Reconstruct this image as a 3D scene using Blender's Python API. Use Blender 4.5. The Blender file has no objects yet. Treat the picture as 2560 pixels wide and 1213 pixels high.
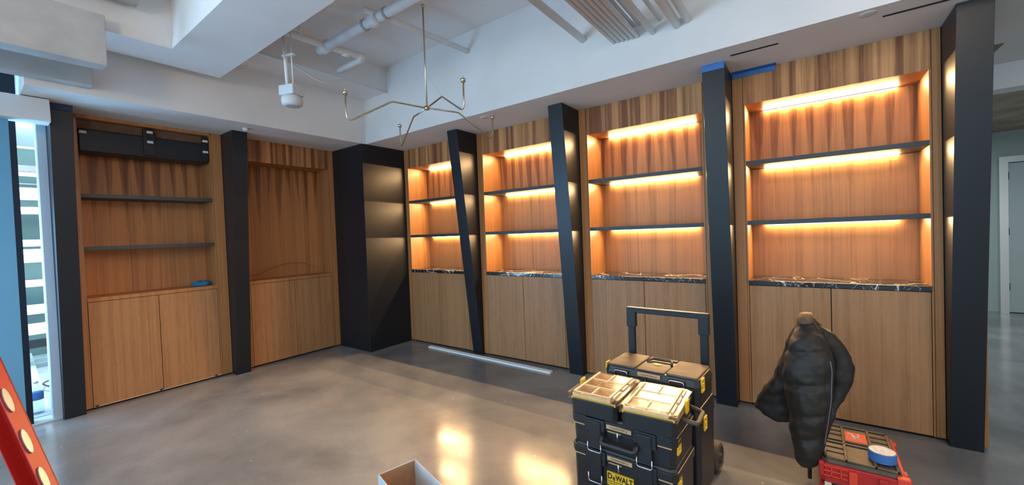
import bpy, bmesh, math, random
from mathutils import Vector, Matrix
random.seed(7)
C = bpy.context.scene.collection
sc = bpy.context.scene
PI = math.pi
# ---------------------------------------------------------------- camera
FPX = 1016.885
def cam_axes(yaw, p, r):
    f = Vector((-math.sin(yaw)*math.cos(p), math.cos(yaw)*math.cos(p), -math.sin(p)))
    ri = Vector((math.cos(yaw), math.sin(yaw), 0)); u = ri.cross(f)
    return ri*math.cos(r)+u*math.sin(r), -ri*math.sin(r)+u*math.cos(r), f
CR, CU, CF = cam_axes(0.6327, 0.0214, -0.0369)
cd = bpy.data.cameras.new('camera'); cam = bpy.data.objects.new('camera', cd); C.objects.link(cam)
cd.sensor_fit = 'HORIZONTAL'; cd.sensor_width = 36; cd.lens = FPX/2560*36; cd.clip_start = .02
m = Matrix.Identity(4)
for i in range(3):
    m[i][0] = CR[i]; m[i][1] = CU[i]; m[i][2] = -CF[i]
m[2][3] = 1.5
cam.matrix_world = m
sc.camera = cam
# ---------------------------------------------------------------- world, lamps, exposure
w = bpy.data.worlds.new('sky'); sc.world = w; w.use_nodes = True
wn = w.node_tree.nodes; wl = w.node_tree.links
bg = wn['Background']; bg.inputs[0].default_value = (.55, .82, 1.0, 1); bg.inputs[1].default_value = 3.0
sc.view_settings.view_transform = 'Standard'; sc.view_settings.look = 'None'
sc.view_settings.exposure = 0.12; sc.view_settings.gamma = 1.0; sc.view_settings.use_curve_mapping = False
sc.cycles.max_bounces = 8; sc.cycles.transparent_max_bounces = 24; sc.cycles.diffuse_bounces = 5; sc.cycles.sample_clamp_indirect = 4.0
LED_COL = (1.0, .72, .32); LED_W = 1.0; LED_THROW = 13.5
def area(name, loc, target, sx, sy, power, col, spread=180):
    l = bpy.data.lights.new(name, 'AREA'); l.shape = 'RECTANGLE'; l.size = sx; l.size_y = sy
    l.energy = power; l.color = col; l.spread = math.radians(spread)
    o = bpy.data.objects.new(name, l); C.objects.link(o); o.location = loc
    o.rotation_euler = (Vector(target)-Vector(loc)).to_track_quat('-Z', 'Y').to_euler()
    return o
# daylight coming in through the glazing on the left (west) wall and the glazing behind the viewer
area('daylight_west', (-5.75, -1.9, 1.15), (-3.0, -1.0, 3.2), 4.0, 2.0, 360, (.36, .64, 1.0))
area('daylight_south', (-1.2, -4.35, 1.7), (-1.2, 0, 3.4), 6.0, 2.6, 48, (.58, .80, 1.0))
# unseen lamps in the corridor and over the far right of the room
area('corridor_lamp', (1.9, 7.2, 2.70), (1.9, 7.2, 0), .6, 1.4, 38, (.75, .92, 1.0))
area('ceiling_lamp', (3.2, -.5, 3.35), (3.0, -.2, 0), 1.2, 1.2, 90, (1.0, .88, .76))
def point(name, loc, power, col, r):
    l = bpy.data.lights.new(name, 'POINT'); l.energy = power; l.color = col; l.shadow_soft_size = r
    o = bpy.data.objects.new(name, l); C.objects.link(o); o.location = loc; return o
area('louver_fill', (-6.2, .55, 2.7), (-8.2, .55, 1.2), .8, .5, 140, (.95, .98, 1.0))  # unseen area light added outside to brighten the louvres
# unseen warm point lights, added to lift the bulkhead, headers and short wall
point('warm_fill', (.9, 1.45, 2.88), 26, (1.0, .74, .50), .16)
point('warm_fill', (-1.9, -.9, 2.75), 50, (1.0, .74, .50), .16)

# ---------------------------------------------------------------- materials
def newmat(name):
    m = bpy.data.materials.new(name); m.use_nodes = True
    return m, m.node_tree.nodes, m.node_tree.links, m.node_tree.nodes['Principled BSDF']
def rgba(c): return (c[0], c[1], c[2], 1)
def plain(name, col, rough=.5, metal=0, noise=0, nscale=20, bump=0, coat=0, spec=.5):
    m, n, l, b = newmat(name)
    b.inputs['Base Color'].default_value = rgba(col); b.inputs['Roughness'].default_value = rough
    b.inputs['Metallic'].default_value = metal; b.inputs['Coat Weight'].default_value = coat
    b.inputs['Specular IOR Level'].default_value = spec
    tc = n.new('ShaderNodeTexCoord'); nz = n.new('ShaderNodeTexNoise'); nz.inputs['Scale'].default_value = nscale
    nz.inputs['Detail'].default_value = 4
    l.new(tc.outputs['Object'], nz.inputs['Vector'])
    if noise:
        mx = n.new('ShaderNodeMix'); mx.data_type = 'RGBA'; mx.blend_type = 'MULTIPLY'
        mx.inputs[0].default_value = 1; mx.inputs[6].default_value = rgba(col)
        mr = n.new('ShaderNodeMapRange'); mr.inputs[3].default_value = 1-noise; mr.inputs[4].default_value = 1+noise
        mr.inputs[1].default_value = .3; mr.inputs[2].default_value = .7
        l.new(nz.outputs[0], mr.inputs[0]); l.new(mr.outputs[0], mx.inputs[7]); l.new(mx.outputs[2], b.inputs['Base Color'])
    if bump:
        bp = n.new('ShaderNodeBump'); bp.inputs['Strength'].default_value = bump; bp.inputs['Distance'].default_value = .002
        l.new(nz.outputs[0], bp.inputs['Height']); l.new(bp.outputs[0], b.inputs['Normal'])
    return m
def emit(name, col, s):
    m, n, l, b = newmat(name)
    b.inputs['Base Color'].default_value = (0, 0, 0, 1)
    b.inputs['Emission Color'].default_value = rgba(col); b.inputs['Emission Strength'].default_value = s
    return m
def nmath(n, l, op, a, b=None, c=None):
    x = n.new('ShaderNodeMath'); x.operation = op
    for i, v in enumerate((a, b, c)):
        if v is None: continue
        if isinstance(v, (int, float)): x.inputs[i].default_value = v
        else: l.new(v, x.inputs[i])
    return x.outputs[0]
def maprange(n, l, v, a, b, c, d, smooth=False):
    x = n.new('ShaderNodeMapRange'); x.interpolation_type = 'SMOOTHSTEP' if smooth else 'LINEAR'
    l.new(v, x.inputs[0])
    for i, q in enumerate((a, b, c, d)):
        if isinstance(q, (int, float)): x.inputs[i+1].default_value = q
        else: l.new(q, x.inputs[i+1])
    return x.outputs[0]
def mixcol(n, l, f, a, b, mode='MIX'):
    x = n.new('ShaderNodeMix'); x.data_type = 'RGBA'; x.blend_type = mode
    for i, v in ((0, f), (6, a), (7, b)):
        if isinstance(v, (int, float)): x.inputs[i].default_value = v
        elif isinstance(v, tuple): x.inputs[i].default_value = rgba(v)
        else: l.new(v, x.inputs[i])
    return x.outputs[2]
def veneer(name, light, dark, stripes=1.0, flame=False, mottle=.5):
    """reconstituted vertical-grain veneer; object coordinates of a bay, u = x + y along the panel"""
    m, n, l, b = newmat(name)
    tc = n.new('ShaderNodeTexCoord'); oi = n.new('ShaderNodeObjectInfo')
    sp = n.new('ShaderNodeSeparateXYZ'); l.new(tc.outputs['Object'], sp.inputs[0])
    so = n.new('ShaderNodeSeparateXYZ'); l.new(oi.outputs['Location'], so.inputs[0])
    u = nmath(n, l, 'ADD', sp.outputs[0], sp.outputs[1])
    u = nmath(n, l, 'ADD', u, nmath(n, l, 'MULTIPLY', nmath(n, l, 'ADD', so.outputs[0], so.outputs[1]), 1.37))
    z = sp.outputs[2]
    def noise(us, zs, det=3, dist=0, rough=.5, off=0):
        cx = n.new('ShaderNodeCombineXYZ'); l.new(nmath(n, l, 'MULTIPLY', u, us), cx.inputs[0])
        l.new(nmath(n, l, 'MULTIPLY', z, zs), cx.inputs[1]); cx.inputs[2].default_value = off
        t = n.new('ShaderNodeTexNoise'); t.inputs['Scale'].default_value = 1; t.inputs['Detail'].default_value = det
        t.inputs['Roughness'].default_value = rough; t.inputs['Distortion'].default_value = dist
        l.new(cx.outputs[0], t.inputs['Vector']); return t.outputs[0]
    # slow wander of the strips
    uw = nmath(n, l, 'ADD', u, nmath(n, l, 'MULTIPLY', nmath(n, l, 'SUBTRACT', noise(3, .8, 1, off=3), .5), .07))
    cell = nmath(n, l, 'DIVIDE', uw, .062 if flame else .040)
    wn_ = n.new('ShaderNodeTexWhiteNoise'); wn_.noise_dimensions = '1D'
    l.new(nmath(n, l, 'FLOOR', cell), wn_.inputs['W'])
    tone = wn_.outputs['Value']
    fr = nmath(n, l, 'PINGPONG', cell, 1.0)                     # 0..1..0 over two strips
    if flame:
        wz = maprange(n, l, z, 1.75, 2.55, .0, .62)            # the dark flitches narrow to a point downwards
        wz = nmath(n, l, 'ADD', wz, nmath(n, l, 'MULTIPLY', nmath(n, l, 'SUBTRACT', noise(9, .2, 1, off=8), .5), 1.3))
        d = nmath(n, l, 'SUBTRACT', wz, fr)
        band = maprange(n, l, d, -.16, .16, 0, 1, True)
        fade = maprange(n, l, z, 1.65, 2.2, .25, 1.0)
        band = nmath(n, l, 'MULTIPLY', band, fade)
        tone = nmath(n, l, 'MULTIPLY', tone, maprange(n, l, z, 1.8, 2.4, .32, .45))
        fac = nmath(n, l, 'ADD', nmath(n, l, 'MULTIPLY', band, .62*stripes), tone)
    else:
        s1 = maprange(n, l, noise(17, .15, 1, off=5), .40, .60, 0, 1, True)
        fac = nmath(n, l, 'ADD', nmath(n, l, 'MULTIPLY', s1, .45*stripes), nmath(n, l, 'MULTIPLY', tone, .55*stripes))
    grain = noise(170, 2.2, 4, .4, .6, off=1)
    fac = nmath(n, l, 'ADD', fac, nmath(n, l, 'MULTIPLY', nmath(n, l, 'SUBTRACT', grain, .5), .7))
    fac = nmath(n, l, 'ADD', fac, nmath(n, l, 'MULTIPLY', nmath(n, l, 'SUBTRACT', noise(62, .5, 2, .2, .5, off=6), .5), .75))
    mot = noise(26, 3.2, 5, 1.2, .65, off=2)
    fac = nmath(n, l, 'ADD', fac, nmath(n, l, 'MULTIPLY', nmath(n, l, 'SUBTRACT', mot, .5), mottle))
    fl = maprange(n, l, noise(34, 11, 4, .6, .7, off=9), .62, .78, 0, .55)   # short dark flecks
    fac = nmath(n, l, 'ADD', fac, nmath(n, l, 'MULTIPLY', fl, mottle))
    fac = maprange(n, l, fac, 0, 1, 0, 1)
    col = mixcol(n, l, fac, light, dark)
    l.new(col, b.inputs['Base Color'])
    b.inputs['Roughness'].default_value = .42; b.inputs['Specular IOR Level'].default_value = .35
    bp = n.new('ShaderNodeBump'); bp.inputs['Strength'].default_value = .15; bp.inputs['Distance'].default_value = .001
    l.new(grain, bp.inputs['Height']); l.new(bp.outputs[0], b.inputs['Normal'])
    return m
WL, WD = (.52, .232, .090), (.135, .050, .019)
M = {}
M['head'] = veneer('veneer_header', (.62, .30, .12), (.20, .072, .030), 1.2)  # same veneer, base colours raised to paint in warm light
M['flame'] = veneer('veneer_back', WL, (.17, .064, .024), 1.0, True, .35)
M['door'] = veneer('veneer_door', (.42, .212, .095), (.16, .068, .030), .30, False, .75)
M['stile'] = veneer('veneer_stile', (.46, .208, .080), (.17, .066, .024), .35, False, .3)
M['black'] = plain('black_panel', (.012, .0145, .020), .36, spec=.35)
M['blackm'] = plain('black_laminate', (.045, .05, .06), .5)
M['gap'] = plain('shadow_gap', (.012, .010, .009), .9)
M['white'] = plain('white_paint', (.74, .725, .72), .75, noise=.03, nscale=3)
M['ceil'] = plain('ceiling_paint', (.76, .745, .735), .85, noise=.03, nscale=2)
M['wpipe'] = plain('white_pipe_paint', (.76, .76, .75), .6, noise=.03, nscale=9)
M['duct'] = plain('duct_grey', (.42, .41, .40), .7, noise=.10, nscale=6)
M['brass'] = plain('brushed_brass', (.70, .60, .44), .30, 1.0)
M['steel'] = plain('bright_wire', (.75, .76, .78), .25, 1.0)
M['tape'] = plain('blue_painters_tape', (.05, .17, .46), .6, noise=.08, nscale=40)
M['tapedull'] = plain('dull_blue_tape', (.018, .035, .10), .7)
M['plastic'] = plain('black_plastic', (.013, .014, .018), .42, noise=.15, nscale=60)
M['dusty'] = plain('dusty_black_plastic', (.095, .070, .048), .62, noise=.35, nscale=11)
M['yellow'] = plain('yellow_plastic', (.75, .46, .02), .45, noise=.06, nscale=40)
M['gold'] = plain('dusty_cream_bin', (.80, .60, .34), .5, noise=.12, nscale=30)
M['cream'] = plain('lid_rib_cream', (.72, .60, .45), .4)
M['badge'] = plain('badge_tan', (.52, .33, .18), .5)
M['red'] = plain('red_plastic', (.48, .022, .02), .42, noise=.12, nscale=30)
M['redb'] = plain('bright_red_corner', (.75, .06, .025), .45)
M['ladder'] = plain('red_fibreglass', (.42, .016, .012), .38, noise=.06, nscale=50)
M['alu'] = plain('aluminium', (.70, .70, .69), .35, .9)
M['plate'] = plain('dull_rivet_plate', (.30, .31, .32), .35, .6)
M['cardin'] = plain('cardboard', (.36, .20, .11), .85, noise=.08, nscale=20)
M['cardout'] = plain('white_printed_cardboard', (.52, .55, .58), .7, noise=.06, nscale=14)
M['fabric'] = plain('black_down_nylon', (.015, .012, .010), .6, noise=.25, nscale=22, bump=.5)
M['lining'] = plain('brown_collar_lining', (.13, .075, .045), .8, noise=.2, nscale=30)
M['zip'] = plain('zip_grey', (.16, .16, .18), .4, .5)
M['bluecloth'] = plain('blue_cloth', (.02, .20, .42), .8, noise=.2, nscale=60)
M['frame'] = plain('dark_window_frame', (.012, .016, .024), .4, .3)
M['jamb'] = plain('white_jamb', (.62, .64, .66), .6)
M['louver'] = plain('white_louver', (.85, .86, .88), .5)
M['outwall'] = plain('outside_grey_green', (.10, .16, .15), .7, noise=.15, nscale=2)
M['outfloor'] = plain('outside_pale_slab', (.42, .44, .46), .7, noise=.15, nscale=8)
M['door_paint'] = plain('grey_door_paint', (.42, .46, .46), .5)
M['corrwall'] = plain('corridor_wall', (.40, .45, .43), .7)
M['corrceil'] = plain('corridor_ceiling', (.34, .25, .18), .7, noise=.3, nscale=2.5)
M['brown'] = plain('brown_vent', (.20, .15, .07), .6)
M['rubber'] = plain('dusty_rubber', (.07, .055, .045), .75, noise=.3, nscale=25)
M['cable'] = plain('dark_cable', (.03, .03, .045), .5)
M['lens'] = plain('matt_white_core', (.55, .56, .60), .6, noise=.25, nscale=45)
M['led'] = emit('warm_led', LED_COL, 80*LED_W)

def glassmat(name, tint, refl=.12, rough=.02):
    m, n, l, b = newmat(name)
    tr = n.new('ShaderNodeBsdfTransparent'); tr.inputs[0].default_value = rgba(tint)
    gl = n.new('ShaderNodeBsdfGlossy'); gl.inputs['Roughness'].default_value = rough
    mx = n.new('ShaderNodeMixShader'); fz = n.new('ShaderNodeLayerWeight'); fz.inputs[0].default_value = .5
    l.new(nmath(n, l, 'ADD', nmath(n, l, 'MULTIPLY', nmath(n, l, 'POWER', fz.outputs['Facing'], 4.0), .45), refl), mx.inputs[0]); l.new(tr.outputs[0], mx.inputs[1]); l.new(gl.outputs[0], mx.inputs[2])
    l.new(mx.outputs[0], n['Material Output'].inputs[0]); return m
M['glass'] = glassmat('window_glass', (.86, .95, .97), .04)
M['clear'] = glassmat('clear_lid_plastic', (.97, .95, .92), .05, .18)
M['bottle'] = glassmat('bottle_plastic', (.86, .92, .95), .10, .05)
def shademat():
    m, n, l, b = newmat('roller_shade_fabric')
    d = n.new('ShaderNodeBsdfDiffuse'); d.inputs[0].default_value = (.20, .42, .52, 1)
    t = n.new('ShaderNodeBsdfTranslucent'); t.inputs[0].default_value = (.10, .42, .58, 1)
    mx = n.new('ShaderNodeMixShader'); mx.inputs[0].default_value = .35
    l.new(d.outputs[0], mx.inputs[1]); l.new(t.outputs[0], mx.inputs[2]); l.new(mx.outputs[0], n['Material Output'].inputs[0]); return m
M['shade'] = shademat()
def marble():
    m, n, l, b = newmat('black_marble')
    tc = n.new('ShaderNodeTexCoord'); oi = n.new('ShaderNodeObjectInfo')
    va = n.new('ShaderNodeVectorMath'); va.operation = 'ADD'
    l.new(tc.outputs['Object'], va.inputs[0]); l.new(oi.outputs['Location'], va.inputs[1])
    nz = n.new('ShaderNodeTexNoise'); nz.inputs['Scale'].default_value = 1.6; nz.inputs['Detail'].default_value = 5; nz.inputs['Distortion'].default_value = 1.2
    l.new(va.outputs[0], nz.inputs['Vector'])
    v = nmath(n, l, 'ABSOLUTE', nmath(n, l, 'SUBTRACT', nz.outputs[0], .5))
    v1 = maprange(n, l, v, .0, .013, 1, 0, True)
    nz2 = n.new('ShaderNodeTexNoise'); nz2.inputs['Scale'].default_value = 5; nz2.inputs['Detail'].default_value = 6; nz2.inputs['Distortion'].default_value = 2
    l.new(va.outputs[0], nz2.inputs['Vector'])
    v2 = maprange(n, l, nmath(n, l, 'ABSOLUTE', nmath(n, l, 'SUBTRACT', nz2.outputs[0], .52)), 0, .010, .6, 0, True)
    f = nmath(n, l, 'MAXIMUM', v1, v2)
    l.new(mixcol(n, l, f, (.018, .019, .024), (.68, .66, .64)), b.inputs['Base Color'])
    b.inputs['Roughness'].default_value = .16; return m
M['marble'] = marble()
def concrete():
    m, n, l, b = newmat('polished_concrete')
    tc = n.new('ShaderNodeTexCoord')
    def nz(s, d=5, dist=0, rough=.55):
        t = n.new('ShaderNodeTexNoise'); t.inputs['Scale'].default_value = s; t.inputs['Detail'].default_value = d
        t.inputs['Distortion'].default_value = dist; t.inputs['Roughness'].default_value = rough
        l.new(tc.outputs['Object'], t.inputs['Vector']); return t.outputs[0]
    base = mixcol(n, l, maprange(n, l, nz(.9, 6, .5), .35, .65, 0, 1), (.150, .153, .158), (.29, .285, .28))
    dust = maprange(n, l, nz(1.1, 8, .3, .6), .42, .78, 0, .5, True)
    base = mixcol(n, l, dust, base, (.40, .375, .35))
    fine = maprange(n, l, nz(60, 3), .3, .7, .95, 1.05)
    base = mixcol(n, l, 1.0, base, fine, 'MULTIPLY')
    vo = n.new('ShaderNodeTexVoronoi'); vo.inputs['Scale'].default_value = 5.5; vo.inputs['Randomness'].default_value = 1
    l.new(tc.outputs['Object'], vo.inputs['Vector'])
    sp = nmath(n, l, 'MULTIPLY', maprange(n, l, vo.outputs['Distance'], .02, .045, 1, 0), maprange(n, l, nz(2.3, 2), .44, .50, 0, 1))
    base = mixcol(n, l, sp, base, (.62, .60, .57))
    l.new(base, b.inputs['Base Color'])
    r = maprange(n, l, nz(3.2, 7, .6), .3, .7, .11, .22)
    l.new(r, b.inputs['Roughness'])
    b.inputs['Specular IOR Level'].default_value = .42
    bp = n.new('ShaderNodeBump'); bp.inputs['Strength'].default_value = .05; bp.inputs['Distance'].default_value = .002
    l.new(nz(26, 2), bp.inputs['Height']); l.new(bp.outputs[0], b.inputs['Normal'])
    return m
M['floor'] = concrete()

# ---------------------------------------------------------------- mesh helpers
class MB:
    def __init__(s): s.bm = bmesh.new()
    def hexa(s, p):
        v = [s.bm.verts.new(q) for q in p]
        for f in ((0,3,2,1),(4,5,6,7),(0,1,5,4),(1,2,6,5),(2,3,7,6),(3,0,4,7)): s.bm.faces.new([v[i] for i in f])
        return s
    def box(s, x0, x1, y0, y1, z0, z1):
        return s.hexa([(x0,y0,z0),(x1,y0,z0),(x1,y1,z0),(x0,y1,z0),(x0,y0,z1),(x1,y0,z1),(x1,y1,z1),(x0,y1,z1)])
    def prism(s, pts, vec):
        a = [s.bm.verts.new(q) for q in pts]; b = [s.bm.verts.new(Vector(q)+Vector(vec)) for q in pts]; k = len(pts)
        s.bm.faces.new(a[::-1]); s.bm.faces.new(b)
        for i in range(k): s.bm.faces.new([a[i], a[(i+1)%k], b[(i+1)%k], b[i]])
        return s
    def tube(s, pts, r, seg=10, closed=False):
        pts = [Vector(p) for p in pts]; k = len(pts); rings = []
        rr = r if isinstance(r, (list, tuple)) else [r]*k
        up = None
        for i, p in enumerate(pts):
            if closed: t = (pts[(i+1)%k]-pts[i-1]).normalized()
            else: t = (pts[min(i+1,k-1)]-pts[max(i-1,0)]).normalized()
            if up is None:
                up = Vector((0,0,1)) if abs(t.z) < .9 else Vector((1,0,0))
            a = (up - t*up.dot(t)).normalized(); b = t.cross(a); up = a
            rings.append([s.bm.verts.new(p+(a*math.cos(q)+b*math.sin(q))*rr[i]) for q in [2*PI*j/seg for j in range(seg)]])
        for i in range(k if closed else k-1):
            A, B = rings[i], rings[(i+1)%k]
            for j in range(seg): s.bm.faces.new([A[j], A[(j+1)%seg], B[(j+1)%seg], B[j]])
        if not closed:
            s.bm.faces.new(rings[0][::-1]); s.bm.faces.new(rings[-1])
        return s
    def lathe(s, prof, c=(0,0,0), seg=24, axis='z'):
        rings = []
        def P(r, h, q):
            a, b = r*math.cos(q), r*math.sin(q)
            return {'z': (c[0]+a, c[1]+b, c[2]+h), 'x': (c[0]+h, c[1]+a, c[2]+b), 'y': (c[0]+b, c[1]+h, c[2]+a)}[axis]
        for r, h in prof: rings.append([s.bm.verts.new(P(max(r, 1e-5), h, 2*PI*j/seg)) for j in range(seg)])
        for A, B in zip(rings, rings[1:]):
            for j in range(seg): s.bm.faces.new([A[j], A[(j+1)%seg], B[(j+1)%seg], B[j]])
        s.bm.faces.new(rings[0][::-1]); s.bm.faces.new(rings[-1])
        return s
    def build(s, name, mat, parent=None, bevel=0, smooth=False, mods=()):
        bmesh.ops.recalc_face_normals(s.bm, faces=s.bm.faces)
        me = bpy.data.meshes.new(name); s.bm.to_mesh(me); s.bm.free()
        me.materials.append(M[mat] if isinstance(mat, str) else mat)
        o = bpy.data.objects.new(name, me); C.objects.link(o)
        if parent: o.parent = parent
        if smooth:
            for p in me.polygons: p.use_smooth = True
        if bevel:
            b = o.modifiers.new('bevel', 'BEVEL'); b.width = bevel; b.segments = 2; b.limit_method = 'ANGLE'; b.angle_limit = .6
        return o
def tag(o, label=None, cat=None, group=None, kind=None):
    if label: o['label'] = label
    if cat: o['category'] = cat
    if group: o['group'] = group
    if kind: o['kind'] = kind
    return o
def empty(name, loc, rz, label, cat, group=None):
    o = bpy.data.objects.new(name, None); C.objects.link(o); o.empty_display_size = .1
    o.location = loc; o.rotation_euler = (0, 0, rz); return tag(o, label, cat, group)
def struct(name, mb, mat, parent=None, **k):
    o = mb.build(name, mat, parent, **k)
    if not parent: o['kind'] = 'structure'
    return o
def smooth_path(pts, n=6):
    P_ = [Vector(p) for p in pts]; out = []
    for i in range(len(P_)-1):
        p0 = P_[max(i-1,0)]; p1 = P_[i]; p2 = P_[i+1]; p3 = P_[min(i+2,len(P_)-1)]
        for j in range(n):
            t = j/n
            out.append(.5*((2*p1)+(-p0+p2)*t+(2*p0-5*p1+4*p2-p3)*t*t+(-p0+3*p1-3*p2+p3)*t**3))
    out.append(P_[-1]); return out
def bent(pts, r, n=5):
    """polyline with its inner corners rounded at distance r"""
    P_ = [Vector(p) for p in pts]; out = [P_[0]]
    for i in range(1, len(P_)-1):
        a = (P_[i-1]-P_[i]); b = (P_[i+1]-P_[i]); d = min(r, a.length*.45, b.length*.45)
        A = P_[i]+a.normalized()*d; B = P_[i]+b.normalized()*d
        for j in range(n+1):
            t = j/n; out.append(A.lerp(P_[i], t).lerp(P_[i].lerp(B, t), t))
    out.append(P_[-1]); return out
def text_obj(name, txt, size, mat, parent, loc, rot, extrude=.0006, shear=0, sx=1.0, bold=0):
    cu = bpy.data.curves.new(name, 'FONT'); cu.resolution_u = 4; cu.body = txt; cu.size = size; cu.extrude = extrude; cu.shear = shear
    cu.align_x = 'CENTER'; cu.align_y = 'CENTER'; cu.offset = bold
    t = bpy.data.objects.new(name, cu); C.objects.link(t)
    dg = bpy.context.evaluated_depsgraph_get(); dg.update()
    me = bpy.data.meshes.new_from_object(t.evaluated_get(dg)); bpy.data.objects.remove(t)
    me.materials.clear(); me.materials.append(M[mat]); me.name = name
    o = bpy.data.objects.new(name, me); C.objects.link(o); o.parent = parent
    o.location = loc; o.rotation_euler = rot; o.scale = (sx, 1, 1); return o

# ================================================================ the setting
YR, XL, YE, XE, ZS, ZC = 3.865, -5.42, 3.248, -4.72, 2.755, 3.63
struct('floor', MB().box(-5.55, 5.2, -4.6, 10.2, -.12, 0), 'floor')
struct('ceiling', MB().box(-5.95, 5.2, -4.6, 4.6, ZC, ZC+.15), 'ceil')
struct('wall_north', MB().box(-5.95, .90, YR+.42, YR+.52, 0, ZC), 'white')
struct('wall_east', MB().box(5.1, 5.2, -4.6, 10.2, 0, ZC), 'white')
struct('wall_west', MB().box(-5.95, -5.85, .51, YR+.42, 0, ZC), 'white')
# dropped soffit and bulkhead: one block along each cabinet wall
struct('trim_1', MB().box(XE, 5.1, YE, YR+.42, ZS, ZC), 'white')
struct('trim_2', MB().box(-5.85, XE, .345, YR+.42, ZS, ZC), 'white')
# south wall with a wide glazed opening
mb = MB(); mb.box(-5.95, 5.2, -4.7, -4.6, 0, .35).box(-5.95, 5.2, -4.7, -4.6, 3.1, ZC)
mb.box(-5.95, -4.4, -4.7, -4.6, .35, 3.1).box(2.2, 5.2, -4.7, -4.6, .35, 3.1)
struct('wall_south', mb, 'white')
w3 = struct('window_3', MB().box(-4.4, 2.2, -4.66, -4.655, .35, 3.1), 'glass')
mb = MB()
for x in (-4.4, -2.75, -1.1, .55, 2.15): mb.box(x, x+.06, -4.70, -4.60, .35, 3.1)
mb.box(-4.4, 2.2, -4.70, -4.60, .35, .41).box(-4.4, 2.2, -4.70, -4.60, 3.04, 3.1)
mb.build('window_frame', 'frame', w3)
# west glazing: from the cabinet wall back past the viewer
struct('trim_3', MB().box(-5.60, XL, .448, .503, 0, ZS), 'jamb')
mb = MB().box(-5.60, XL, -4.6, .345, 3.02, ZC)
struct('trim_4', mb, 'white')
w1 = struct('window_1', MB().box(-5.50, -5.492, .335, .448, .02, 3.02), 'glass')
mb = MB().box(-5.53, -5.43, .280, .335, 0, 3.02).box(-5.53, -5.43, .335, .40, 2.83, 3.02)
mb.box(-5.43, -5.41, .30, .315, .58, .64)
mb.build('window_frame', 'frame', w1)
w2 = struct('window_2', MB().box(-5.50, -5.492, -4.55, .280, .05, 3.02), 'glass')
mb = MB()
for y in (-4.55, -3.35, -2.15, -.95): mb.box(-5.53, -5.43, y, y+.06, 0, 3.02)
mb.box(-5.53, -5.43, -4.55, .280, 0, .05).box(-5.53, -5.43, -4.55, .280, 2.84, 3.02)
mb.build('window_frame', 'frame', w2)
# threshold board that runs out through the opening, and the slab of the balcony
struct('trim_5', MB().box(-5.60, -5.40, -.9, .50, 0, .012), 'jamb')
struct('trim_6', MB().prism([(-9.2, .545, -.03), (-5.60, .315, -.03), (-5.60, .447, -.03), (-9.2, .585, -.03)], (0, 0, .05)), 'jamb')
struct('trim_7', MB().box(-9.3, -5.60, -5.5, 2.2, -.15, -.03), 'outfloor')
struct('trim_8', MB().box(-9.0, -5.62, -1.2, 2.2, 3.0, 3.08), 'louver')      # underside of the canopy outside
# far side of the balcony: louvred facade
mb = MB(); mb.box(-9.3, -9.2, -3.0, 3.0, -.15, 3.0)
fac = struct('wall_outside', mb, 'outwall')
t = empty('louvre_screen', (-8.0, .55, -.03), 0, 'bright white horizontal louvres outside, seen through the narrow opening at far left', 'louvre screen')
mb = MB()
for z0, z1 in ((2.455, 2.505), (2.155, 2.31), (1.975, 2.065), (1.565, 1.65), (1.36, 1.53), (1.05, 1.14), (.70, .82), (.44, .58)):
    mb.box(-.02, .02, -.5, .5, z0+.03, z1+.03)
mb.build('louvre', 'louver', t)
mb = MB(); mb.box(-.03, .03, -.5, .5, .30, .40).box(-.03, .03, -.5, .5, 2.54, 2.62).box(-.02, .02, -.5, -.46, 0, 2.62).box(-.02, .02, .46, .5, 0, 2.62)
mb.box(-.012, .012, -.5, .5, 2.38, 2.395).box(-.012, .012, -.5, .5, 1.16, 1.175)
mb.build('screen_frame', 'frame', t)
# corridor past the end of the cabinets
struct('wall_corridor', MB().box(.9, 5.1, 9.6, 9.7, 0, ZC), 'corrwall')
struct('trim_9', MB().box(.55, .65, YR+.52, 9.6, 0, ZS+.3), 'corrwall')
mb = MB().box(.9, 5.1, YR+.42, 5.15, ZS, ZS+.1); struct('trim_10', mb, 'white')
struct('trim_11', MB().box(.65, 5.1, 5.15, 5.35, 2.55, ZC), 'white')
struct('trim_12', MB().box(.65, 5.1, 5.35, 9.6, 2.80, 2.9), 'corrceil')
dr = struct('door_1', MB().box(2.45, 3.40, 9.54, 9.595, .01, 2.30), 'door_paint', bevel=.004)
mb = MB().box(2.36, 2.45, 9.50, 9.6, 0, 2.40).box(3.40, 3.49, 9.50, 9.6, 0, 2.40).box(2.45, 3.40, 9.50, 9.6, 2.31, 2.40)
mb.build('door_frame', 'alu', dr)
for z in (.35, 1.2, 2.05): MB().box(2.44, 2.465, 9.525, 9.545, z, z+.11).build('hinge', 'frame', dr)
mb = MB().tube([(3.30, 9.54, 1.02), (3.30, 9.47, 1.02), (3.18, 9.47, 1.02)], .011).build('door_handle', 'alu', dr, smooth=True)

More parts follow.
